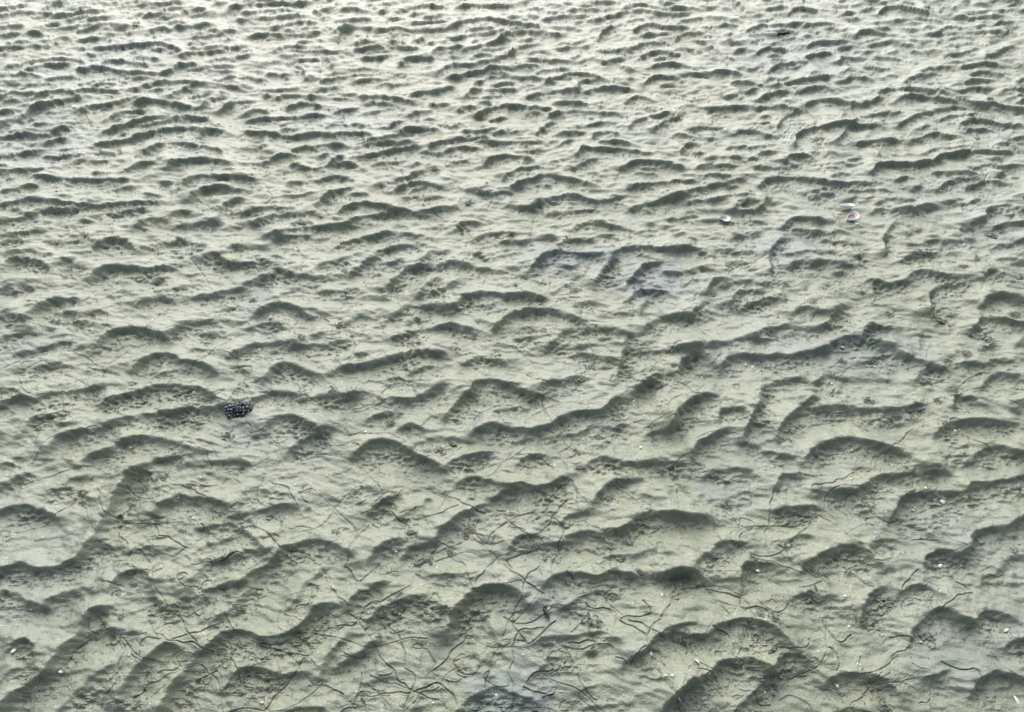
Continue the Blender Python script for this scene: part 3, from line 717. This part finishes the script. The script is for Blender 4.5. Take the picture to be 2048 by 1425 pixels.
# ------------------------------------------------------------------ helpers for things
def height(x, y):
    r = np.clip(np.searchsorted(rowY, y) - 1, 0, NR - 2)
    fy = (y - rowY[r]) / (rowY[r + 1] - rowY[r])
    u_ = x / (rowT[r] * (1 - fy) + rowT[r + 1] * fy)
    c = np.clip(np.searchsorted(uu, u_) - 1, 0, NC - 2)
    fx = (u_ - uu[c]) / (uu[c + 1] - uu[c])
    return float((H[r, c] * (1 - fx) + H[r, c + 1] * fx) * (1 - fy) + (H[r + 1, c] * (1 - fx) + H[r + 1, c + 1] * fx) * fy)

def spot(u, v):
    """where the line of sight of a survey point meets the relief"""
    x, y = map(float, ground(u, v))
    for _ in range(4):
        z = height(x, y)
        f = (CAM_H - z) / CAM_H
        x, y = map(float, ground(u, v)); x *= f; y *= f
    return x, y, height(x, y)

def slope(x, y, e=.008):
    return ((height(x + e, y) - height(x - e, y)) / (2 * e), (height(x, y + e) - height(x, y - e)) / (2 * e))

def mesh_obj(name, mesh, mats, loc, rot=(0, 0, 0), scale=1.0, parent=None):
    o = bpy.data.objects.new(name, mesh)
    if mats and not mesh.materials:
        for m in mats:
            mesh.materials.append(m)
    o.location = loc; o.rotation_euler = rot
    o.scale = (scale,) * 3 if isinstance(scale, (int, float)) else scale
    if parent:
        o.parent = parent
    COL.objects.link(o)
    return o

def tag(o, label, cat, group=None):
    o['label'] = label; o['category'] = cat
    if group:
        o['group'] = group
    return o

def tube(verts, faces, P, rad, sides=6):
    P = np.asarray(P, float)
    base = len(verts)
    n = len(P)
    T = np.gradient(P, axis=0); T /= np.linalg.norm(T, axis=1, keepdims=True) + 1e-9
    for i in range(n):
        t = T[i]; a = np.cross(t, (0, 0, 1.0))
        if np.linalg.norm(a) < 1e-3:
            a = np.array((1.0, 0, 0))
        a /= np.linalg.norm(a); b = np.cross(a, t)
        r = rad[i] if hasattr(rad, '__len__') else rad
        for k in range(sides):
            an = 2 * math.pi * k / sides
            verts.append(tuple(P[i] + r * (math.cos(an) * a + math.sin(an) * b)))
    for i in range(n - 1):
        for k in range(sides):
            k2 = (k + 1) % sides
            faces.append((base + i * sides + k, base + i * sides + k2, base + (i + 1) * sides + k2, base + (i + 1) * sides + k))
    faces.append(tuple(base + k for k in range(sides))[::-1])
    faces.append(tuple(base + (n - 1) * sides + k for k in range(sides)))

def to_mesh(name, verts, faces, smooth_=True):
    m = bpy.data.meshes.new(name)
    m.from_pydata(verts, [], faces)
    if smooth_:
        m.polygons.foreach_set('use_smooth', np.ones(len(m.polygons), bool))
    m.update()
    return m

# a worm cast: short lengths of squeezed-out mud string heaped up
def cast_mesh(i, n, spread, tall, aspect=1.0):
    verts, faces = [], []
    for s in range(n):
        rr = spread * math.sqrt(rng.uniform(0, 1)); an = rng.uniform(0, 6.28)
        x, y = rr * math.cos(an) * aspect, rr * math.sin(an) / aspect
        z = tall * max(0, 1 - (rr / spread) ** 1.5) * rng.uniform(.3, 1.1)
        ln = int(rng.uniform(4, 10)); hd = rng.uniform(0, 6.28); k = rng.normal(0, .75)
        P = []; tilt = rng.normal(0, .08)
        for j in range(ln):
            hd += k + rng.normal(0, .15)
            x += .0030 * math.cos(hd); y += .0030 * math.sin(hd); z += .0030 * tilt
            P.append((x, y, max(z, .0003)))
        r0 = rng.uniform(.0015, .0027)
        rad = [r0 * (.55 if j in (0, ln - 1) else rng.uniform(.82, 1.12)) for j in range(ln)]
        tube(verts, faces, P, rad)
    return to_mesh('worm_cast', verts, faces)

# ------------------------------------------------------------------ worm casts
CASTS = []
def casts(sector, text, s=1.0):
    for pts, a in parse(sector, text.replace(' ', ';')):
        CASTS.append((pts[0], s * a))
casts(7, '920,300*0.8 1450,1010*1.1 1610,1260*.8 780,645*.8 690,700*1.1 700,845*.8 1200,770*.9 960,30*1.1 840,90*.8 160,1310*.8 870,515*.5 1970,345*.7 1400,810*.7 1270,1050*.6')
casts(8, '470,540*1.5 410,360*.9 760,330*1 1075,440*.9 1330,640*.8 1480,890*1.4 1750,590*.8 1590,740*.9 130,1100*1 680,910*1 860,840*.8 235,970*.8 1010,250*.7 350,810*1.1 1690,420*.8 1650,30*1 1560,150*.9 1990,1375*1 2010,975*.8 650,475*.6')
casts(9, '590,850*.8 490,820*.7 760,240*1.1 310,200*1 820,720*1.4 1210,760*1.4 1090,880*.9 610,1190*1 590,1250*1 940,1250*.9 70,990*.9 1760,395*.7 1985,460*.9 1500,545*.7 1800,890*.8 2010,1010*.9 1450,960*1.2 1240,1390*1 1220,1330*.8 1180,90*.8 1050,160*.8 970,515*.7 850,600*.9')
casts(4, '1050,40*1 420,190*1 1480,385*.8 310,520*1.2 1030,605*.9 1750,590*1 1800,710*.9 1830,850*.6 570,940*.9 440,945*.8 1050,930*.7 370,1060*1 1330,1180*1.1 1740,1305*.8 1050,1340*1 1950,900*.9 1260,390*.8 1990,530*.9')
casts(5, '30,210*.9 780,600*.9 370,630*1.1 1200,560*1 1420,850*1.2 1470,780*.9 1690,830*1.3 665,1220*1 585,1265*1 310,1100*1 720,1340*.9 1510,1195*1 1830,1190*1 1390,1270*.9 1400,1370*1 1860,1380*.7 650,570*.8 1330,30*1')
casts(6, '230,350*1 330,190*1.2 690,210*1.3 760,320*.9 1105,345*.9 1260,480*1.4 1560,500*1.6 1690,690*1.1 1810,610*1.5 980,740*.8 1460,870*1.2 1540,970*.7 1135,970*.9 360,430*.9 680,490*.7 560,590*1.1 1450,100*1.4 2030,260*1.2 470,1090*.9 640,1200*1')
casts(1, '130,525*1 455,960*.9 730,180*1 800,150*1 500,1375*1.1 1760,1310*1.2 1870,1265*1 1260,1350*1.2')
casts(2, '680,268*.9 1665,325*1 540,610*.9 745,1190*1.3 440,1155*.8 870,1140*.8 440,860*1')
casts(3, '20,690*.9 530,725*1.1 1730,85*1 1860,1385*1.4 1430,1250*1.2 1770,810*1')
CPROTO = [cast_mesh(i, n, sp, tl, asp) for i, (n, sp, tl, asp) in enumerate([(20, .013, .008, 1.0), (26, .016, .009, 1.1), (16, .012, .006, 1.35), (30, .018, .008, 1.25), (12, .010, .006, .9), (22, .017, .006, 1.5)])]
for m in CPROTO:
    m.materials.append(M_CAST)

ROWW = ['by top edge', 'in upper third', 'just above middle', 'just below middle', 'in lower third', 'by bottom edge']
ROWB = [120, 420, 712, 960, 1270, 9999]
COLW = ['far left', 'left', 'centre left', 'centre right', 'right', 'far right']
ORD = ['', 'second', 'third', 'fourth', 'fifth', 'sixth', 'seventh', 'eighth', 'ninth', 'tenth']
NUM = ['no', 'one', 'two', 'three', 'four', 'five', 'six', 'seven', 'eight', 'nine', 'ten', 'eleven', 'twelve']
def place_words(positions):
    cells = {}
    for i, (u, v) in enumerate(positions):
        r = next(k for k, b in enumerate(ROWB) if v < b)
        c = min(5, int(u / 2048 * 6))
        cells.setdefault((r, c), []).append(i)
    out = {}
    for (r, c), ids in cells.items():
        ids.sort(key=lambda i: positions[i][0])
        n = len(ids)
        for k, i in enumerate(ids):
            w = ROWW[r] + ' at ' + COLW[c]
            if n > 1:
                if k == 0: w += ', leftmost of ' + NUM[n]
                elif k == n - 1: w += ', rightmost of ' + NUM[n]
                else: w += ', ' + ORD[k] + ' from left of ' + NUM[n]
            out[i] = w
    return out

words = place_words([c[0] for c in CASTS])
for i, ((u, v), s) in enumerate(CASTS):
    x, y, z = spot(u, v)
    sx, sy = slope(x, y)
    k = int(rng.integers(0, len(CPROTO)))
    sc = .66 * s
    o = mesh_obj('worm_cast', CPROTO[k], None, (x, y, z + .0006), (math.atan(sy) * .7, -math.atan(sx) * .7, rng.uniform(-.5, .5) + (math.pi if rng.uniform() < .5 else 0)), (sc, sc, sc * .6))
    size = 'big' if s >= 1.3 else 'small' if s <= .8 else ''
    tag(o, ' '.join((size + ' dark worm cast ' + words[i]).split()), 'worm cast', 'dark worm casts in the ripple troughs')

# ------------------------------------------------------------------ shells
def chip_mesh(i, el, dome, jag):
    """irregular curved flake with thickness, about 10 mm long"""
    n = 13
    verts, faces = [], []
    ring = []
    for k in range(n):
        a = 2 * math.pi * k / n
        r = 1 + jag * rng.uniform(-1, 1)
        ring.append((r * math.cos(a), r * math.sin(a) * el))
    def zz(x, y):
        return dome * (1 - min(1, x * x + (y / el) ** 2))
    for lvl, (sc, dz) in enumerate(((1, 0), (.97, .14), (.66, .16), (.3, .17))):
        for x, y in ring:
            verts.append((x * sc * .005, y * sc * .005, (zz(x * sc, y * sc) + dz) * .005))
    verts.append((0, 0, (dome + .18) * .005)); verts.append((0, 0, (dome * .6) * .005))
    for l in range(3):
        for k in range(n):
            k2 = (k + 1) % n
            faces.append((l * n + k, l * n + k2, (l + 1) * n + k2, (l + 1) * n + k))
    for k in range(n):
        k2 = (k + 1) % n
        faces.append((3 * n + k, 3 * n + k2, 4 * n)); faces.append((k2, k, 4 * n + 1))
    return to_mesh('shell_chip', verts, faces)

CHIP = []
for mat_ in (M_WHITE, M_CREAM):
    row = [chip_mesh(i, e, d, j) for i, (e, d, j) in enumerate([(.75, .35, .10), (.55, .3, .2), (.9, .5, .08), (.4, .25, .15), (.65, .6, .22)])]
    for m in row:
        m.materials.append(mat_)
    CHIP.append(row)
BITS = []
def bits(sector, text):
    for pts, a in parse(sector, text.replace(' ', ';')):
        BITS.append((pts[0], a))
bits(1, '1050,872*1.6 330,1120*1 355,1112*.8 80,1310*1.1 110,1325*.9 135,1335*1 1280,725*1.3 1262,732*.8 200,1225*1 890,975*.7 1565,230*1')
bits(2, '860,1070*1.5 1915,1113*1.6 945,1395*1.5 460,955*.8 695,720*.8 1270,545*.8 1400,660*.7')
bits(3, '1065,872*1.6 1560,1120*.9 1170,685*.8')
bits(4, '1518,675*1.4 1430,693*1 60,55*1.1 85,60*.9 1885,215*.8 765,1245*.8 655,1340*.9 820,1365*.7 1490,1370*.8 1570,700*.6')
bits(5, '950,18*1.5 1720,975*1.1 1760,1248*1.3 865,885*.9 515,1198*.8 150,1155*1.1 1066,1120*.8 1780,905*.7 1335,285*1 260,830*.7 340,775*.8 425,1028*.8 1935,882*1 1560,420*.8')
bits(6, '460,778*1.4 418,760*1 920,872*1.3 1645,1150*1.1 1668,1138*.8 720,1125*.9 660,1150*1 630,1175*1 1625,350*1.1 1040,1262*.8 455,348*1 583,545*1 970,1185*.7 1175,773*.8 1125,188*.9 700,1140*.7')
bits(7, '80,1045*2 355,1168*1.6 1130,270*1 1045,150*.9 1000,1068*1 1535,1350*1 1910,20*.9 185,803*.9 745,318*.6 1728,75*.7 210,1262*.8 665,1095*.6 20,1290*.7')
bits(8, '330,465*1.1 1820,1065*1.3 1905,1190*1.3 1945,1190*.9 1980,1325*1.5 1072,1070*1 1250,1000*.9 545,1350*.8 915,1305*.9 980,235*.9 135,228*.6 1705,355*.8 1885,720*1.3 1220,800*1.1 480,1155*.7 320,1045*.6 1660,1305*.6')
bits(9, '1400,225*1.1 1285,278*1.1 1240,235*.8 1470,95*1.3 665,425*1.6 1557,550*1.7 490,578*1.5 135,1110*1.8 1945,925*1.8 2005,1340*2.6 25,1325*1.8 1023,905*1.1 1000,725*1 410,1137*.9 375,1135*.9 530,1290*.9 1445,995*1.1 650,950*.9 955,1252*1.3 1410,210*.7')
words = place_words([b[0] for b in BITS])
for i, ((u, v), s) in enumerate(BITS):
    x, y, z = spot(u, v)
    dist = math.sqrt(x * x + y * y + CAM_H ** 2)
    sc = s * .72 * (.55 + .25 * dist)
    sx, sy = slope(x, y)
    cream = rng.uniform() < .22
    o = mesh_obj('shell_fragment', CHIP[int(cream)][int(rng.integers(0, 5))], None, (x, y, z + .0004), (math.atan(sy) + rng.normal(0, .3), -math.atan(sx) + rng.normal(0, .3), rng.uniform(0, 6.28)), sc)
    size = 'large' if s >= 1.5 else 'tiny' if s <= .8 else 'small'
    tag(o, size + (' cream' if cream else ' white') + ' shell chip ' + words[i], 'shell', 'shell fragments strewn on the mud')

def valve_mesh(length, width, deep, thick, mats, point=.2, rim=2):
    """one half of a bivalve, opening upwards: outer skin, rim and hollow lining"""
    NA, NL = 36, 10
    verts, faces, mi = [], [], []
    def outline(a):
        taper = (0.5 + 0.5 * math.cos(a)) ** point if point else 1     # narrows to the beak at -x
        return length * .5 * math.cos(a), width * .5 * math.sin(a) * (taper if math.cos(a) < .999 else 1)
    def pt(l, a, inner):
        f = l / NL
        ox, oy = outline(a)
        cx = -length * .30 * (1 - f)                     # growth starts at the beak
        grow = 1 + (.0 if inner else .018 * math.sin(f * 34))
        depth = deep * (1 - f ** 2.2)
        x, y = cx + ox * f * grow, oy * f * grow
        z = -depth + (thick if inner else 0)
        return (x * (1 - .03 * inner), y * (1 - .03 * inner), z)
    for inner in (0, 1):
        for l in range(NL + 1):
            for k in range(NA):
                verts.append(pt(max(l, .02), 2 * math.pi * k / NA, inner))
    st = (NL + 1) * NA
    for l in range(NL):
        for k in range(NA):
            k2 = (k + 1) % NA
            a, b, c, d = l * NA + k, l * NA + k2, (l + 1) * NA + k2, (l + 1) * NA + k
            faces.append((d, c, b, a)); mi.append(0)
            faces.append((st + a, st + b, st + c, st + d)); mi.append(0 if l >= NL - rim else 1)
    for k in range(NA):
        k2 = (k + 1) % NA
        a, b = NL * NA + k, NL * NA + k2
        faces.append((a, st + a, st + b, b)); mi.append(0)
    m = to_mesh('clam_valve', verts, faces)
    for q in mats:
        m.materials.append(q)
    m.polygons.foreach_set('material_index', np.array(mi, np.int32))
    return m

def put_valve(u, v, mesh, rot, lift, label, cat='shell', name='clam_shell'):
    x, y, z = spot(u, v)
    o = mesh_obj(name, mesh, None, (x, y, z + lift), rot)
    return tag(o, label, cat)

put_valve(1449, 440, valve_mesh(.036, .027, .007, .0018, [M_VALVE, M_GREYSH], .12, 4), (.18, 0, -.6), .006, 'oval white clam shell with hollow grey inside, left of the shell pair')
put_valve(1691, 420, valve_mesh(.050, .032, .016, .0022, [M_VALVE, M_GREYSH], .35, 2), (-.30, .10, .12), .018, 'white crescent clam shell tilted on edge, upper one of the pair')
put_valve(1703, 439, valve_mesh(.052, .036, .012, .002, [M_PINK, M_PURPLE], .35, 3), (.22, -.12, .55), .010, 'pinkish clam shell with dark purple hollow, lower one of the pair')

def special(name, u, v, mesh_i, mat_, s, label, cat, rot=None):
    m = CHIP[0][mesh_i].copy(); m.materials.clear(); m.materials.append(mat_)
    x, y, z = spot(u, v)
    o = mesh_obj(name, m, None, (x, y, z + .0008), rot or (rng.normal(0, .2), rng.normal(0, .2), rng.uniform(0, 6)), s)
    return tag(o, label, cat)

special('shell_fragment', 1466, 445, 4, M_CREAM, 1.2, 'small yellowish shell chip touching the oval white clam shell', 'shell')
special('shell_fragment', 1475, 447, 3, M_TWIG, .8, 'tiny dark scrap right of the yellowish chip by the oval clam shell', 'shell')
special('shell_fragment', 1678, 428, 1, M_CREAM, 1.3, 'small yellowish shell chip just left of the pair of clam shells', 'shell')
special('shell_fragment', 1714, 449, 0, M_CREAM, 1.2, 'small cream shell chip at the lower right of the pinkish clam shell', 'shell')
special('shell_fragment', 73, 444, 0, M_BLUE, 1.9, 'dark blue shell fragment near the left edge, upper third', 'shell')
special('mud_scrap', 65, 128, 1, M_ORANGE, 2.0, 'small orange-brown scrap on the mud near the upper left edge', 'scrap')
special('shell_fragment', 1885, 1006, 2, M_PALEBLUE, 1.6, 'pale blue-white shell lump in a dark trough at lower right', 'shell')
special('shell_fragment', 542, 637, 4, M_PALEBLUE, 1.6, 'blue-grey shell bit in the trough left of centre, above the bead clump', 'shell')
special('shell_fragment', 1685, 696, 1, M_PALEBLUE, 1.4, 'pale bluish shell bit below a curved crest, right of the middle', 'shell')
special('shell_fragment', 150, 216, 2, M_WHITE, 2.6, 'pale flat oval shell lying on the smooth mud at upper left', 'shell')

# ------------------------------------------------------------------ blue-black clump of beads
def bead_mesh(seed):
    bm = bmesh.new()
    bmesh.ops.create_icosphere(bm, subdivisions=2, radius=1.0)
    rs = np.random.default_rng(seed)
    ph = rs.uniform(0, 6, 6)
    for v in bm.verts:
        n = v.co.normalized()
        f = 1 + .10 * math.sin(3.1 * n.x + ph[0]) + .09 * math.sin(4.2 * n.y + ph[1]) + .07 * math.sin(5 * n.z + ph[2])
        if n.z > .55:
            f -= .34 * (n.z - .55) / .45                # dimpled crown
        v.co = n * f
        v.co.z *= .86
    m = bpy.data.meshes.new('bead'); bm.to_mesh(m); bm.free()
    m.polygons.foreach_set('use_smooth', np.ones(len(m.polygons), bool))
    m.materials.append(M_BEAD)
    return m
bx, by, bz = spot(478, 822)
clump = bpy.data.objects.new('bead_clump', None); COL.objects.link(clump)
clump.location = (bx, by, bz); clump.empty_display_size = .02
tag(clump, 'blue-black clump of small shiny beads lying on the mud at left', 'bead clump')
bmsh = [bead_mesh(s) for s in (1, 2, 3, 4)]
core = bmesh.new(); bmesh.ops.create_icosphere(core, subdivisions=3, radius=1.0)
for v in core.verts:
    n = v.co.normalized()
    f = 1 + .08 * math.sin(5 * n.x + 1) + .06 * math.sin(7 * n.y + 2)
    v.co = (n.x * .022 * f, n.y * .018 * f, n.z * .011 * f + .002)
cm = bpy.data.meshes.new('core'); core.to_mesh(cm); core.free(); cm.materials.append(M_BLACK)
mesh_obj('core', cm, None, (0, 0, 0), parent=clump)
placed = []
tries = 0
while len(placed) < 40 and tries < 4000:
    tries += 1
    a = rng.uniform(0, 2 * math.pi); e = math.asin(rng.uniform(-.05, 1))
    lob = 1 + .16 * math.sin(2 * a + .7) + .10 * math.sin(5 * a) + rng.normal(0, .07)
    p = np.array((.028 * lob * math.cos(e) * math.cos(a), .023 * lob * math.cos(e) * math.sin(a), .0145 * lob * math.sin(e) + .004))
    if all(np.linalg.norm(p - q) > .0072 for q in placed):
        placed.append(p)
        nrm = np.array((math.cos(e) * math.cos(a), math.cos(e) * math.sin(a), 1.4 * math.sin(e) + .3)); nrm /= np.linalg.norm(nrm)
        rot = (math.acos(nrm[2]) * rng.uniform(.5, 1.1), 0, math.atan2(nrm[1], nrm[0]) + math.pi / 2)
        mesh_obj('bead', bmsh[len(placed) % 4], None, tuple(p), rot, (float(rng.uniform(.0030, .0066)), float(rng.uniform(.0030, .0056)), float(rng.uniform(.0030, .0050))), clump)

# ------------------------------------------------------------------ dark scraps of twig
def twig(u, v, length, rad, ang, label, knobs=6):
    verts, faces = [], []
    n = 12; P = []
    for i in range(n):
        t = i / (n - 1) - .5
        P.append((t * length, .06 * length * math.sin(t * 5), rad * 1.0 + .12 * rad * math.sin(t * 9)))
    tube(verts, faces, P, [rad * (.6 + .5 * math.sin(math.pi * (i + .6) / n) + .18 * math.sin(i * 2.1)) for i in range(n)], 8)
    x, y, z = spot(u, v)
    t = bpy.data.objects.new('twig', None); COL.objects.link(t); t.location = (x, y, z); t.rotation_euler = (0, 0, ang); t.empty_display_size = .02
    mesh_obj('stem', to_mesh('stem', verts, faces), [M_TWIG], (0, 0, 0), parent=t)
    for k in range(knobs):
        verts, faces = [], []
        s = rng.uniform(-.45, .45) * length; side = rng.choice((-1, 1)); ll = rng.uniform(.12, .28) * length
        Q = [(s + ll * q * rng.uniform(.3, .6), side * ll * q * .7, rad * (1.2 + .8 * math.sin(q * 3))) for q in (0, .35, .7, 1)]
        tube(verts, faces, Q, [rad * .42, rad * .36, rad * .3, rad * .18], 6)
        mesh_obj('side_shoot', to_mesh('side_shoot', verts, faces), [M_TWIG], (0, 0, 0), parent=t)
    return tag(t, label, 'twig')
twig(458, 1116, .042, .0032, .55, 'dark twig-like scrap with pale ends lying in a trough at lower left')
twig(1567, 70, .055, .006, -.05, 'dark stubby stick lying on the mud near the top right', 4)
twig(1092, 1226, .030, .0032, -1.3, 'dark knobbly upright scrap in a trough at bottom centre', 7)

# ------------------------------------------------------------------ grit: uncountable crumbs of mud and shell
def scatter(name, count, mat_, rmin, rmax, weight, label, cat):
    verts, faces = [], []
    octa = [(1, 0, 0), (-1, 0, 0), (0, 1, 0), (0, -1, 0), (0, 0, 1), (0, 0, -1)]
    fo = [(0, 2, 4), (2, 1, 4), (1, 3, 4), (3, 0, 4), (2, 0, 5), (1, 2, 5), (3, 1, 5), (0, 3, 5)]
    n = 0; tries = 0
    while n < count and tries < count * 40:
        tries += 1
        v = rng.uniform(20, 1440); u = rng.uniform(-60, 2110)
        x, y = map(float, ground(u, v))
        r, c = at_index(x, y)
        if rng.uniform() > weight(TR[r, c]):
            continue
        z = float(H[r, c])
        s = rng.uniform(rmin, rmax) * max(1, y / 1.5) ** .6
        b = len(verts); ex = s * rng.uniform(.8, 2.4); ca, sa = math.cos(rng.uniform(0, 6.28)), 0
        an = rng.uniform(0, 6.28); ca, sa = math.cos(an), math.sin(an)
        for (p, q, w) in octa:
            p *= ex * rng.uniform(.7, 1.2); q *= s * rng.uniform(.7, 1.2); w *= s * .7
            verts.append((x + p * ca - q * sa, y + p * sa + q * ca, z + w + s * .15))
        faces.extend(tuple(b + k for k in f) for f in fo)
        n += 1
    o = mesh_obj(name, to_mesh(name, verts, faces, False), [mat_], (0, 0, 0))
    o['kind'] = 'stuff'
    return tag(o, label, cat)
scatter('shell_grit', 2200, M_WHITE, .0005, .0011, lambda t: .15 + .85 * t, 'tiny white shell grit sprinkled over the mud', 'grit')
scatter('mud_crumbs', 20000, M_CAST, .0006, .0016, lambda t: t ** 1.3 + .012, 'dark mud crumbs gathered along the ripple troughs', 'mud crumbs')
print('things', len(CASTS), len(BITS))
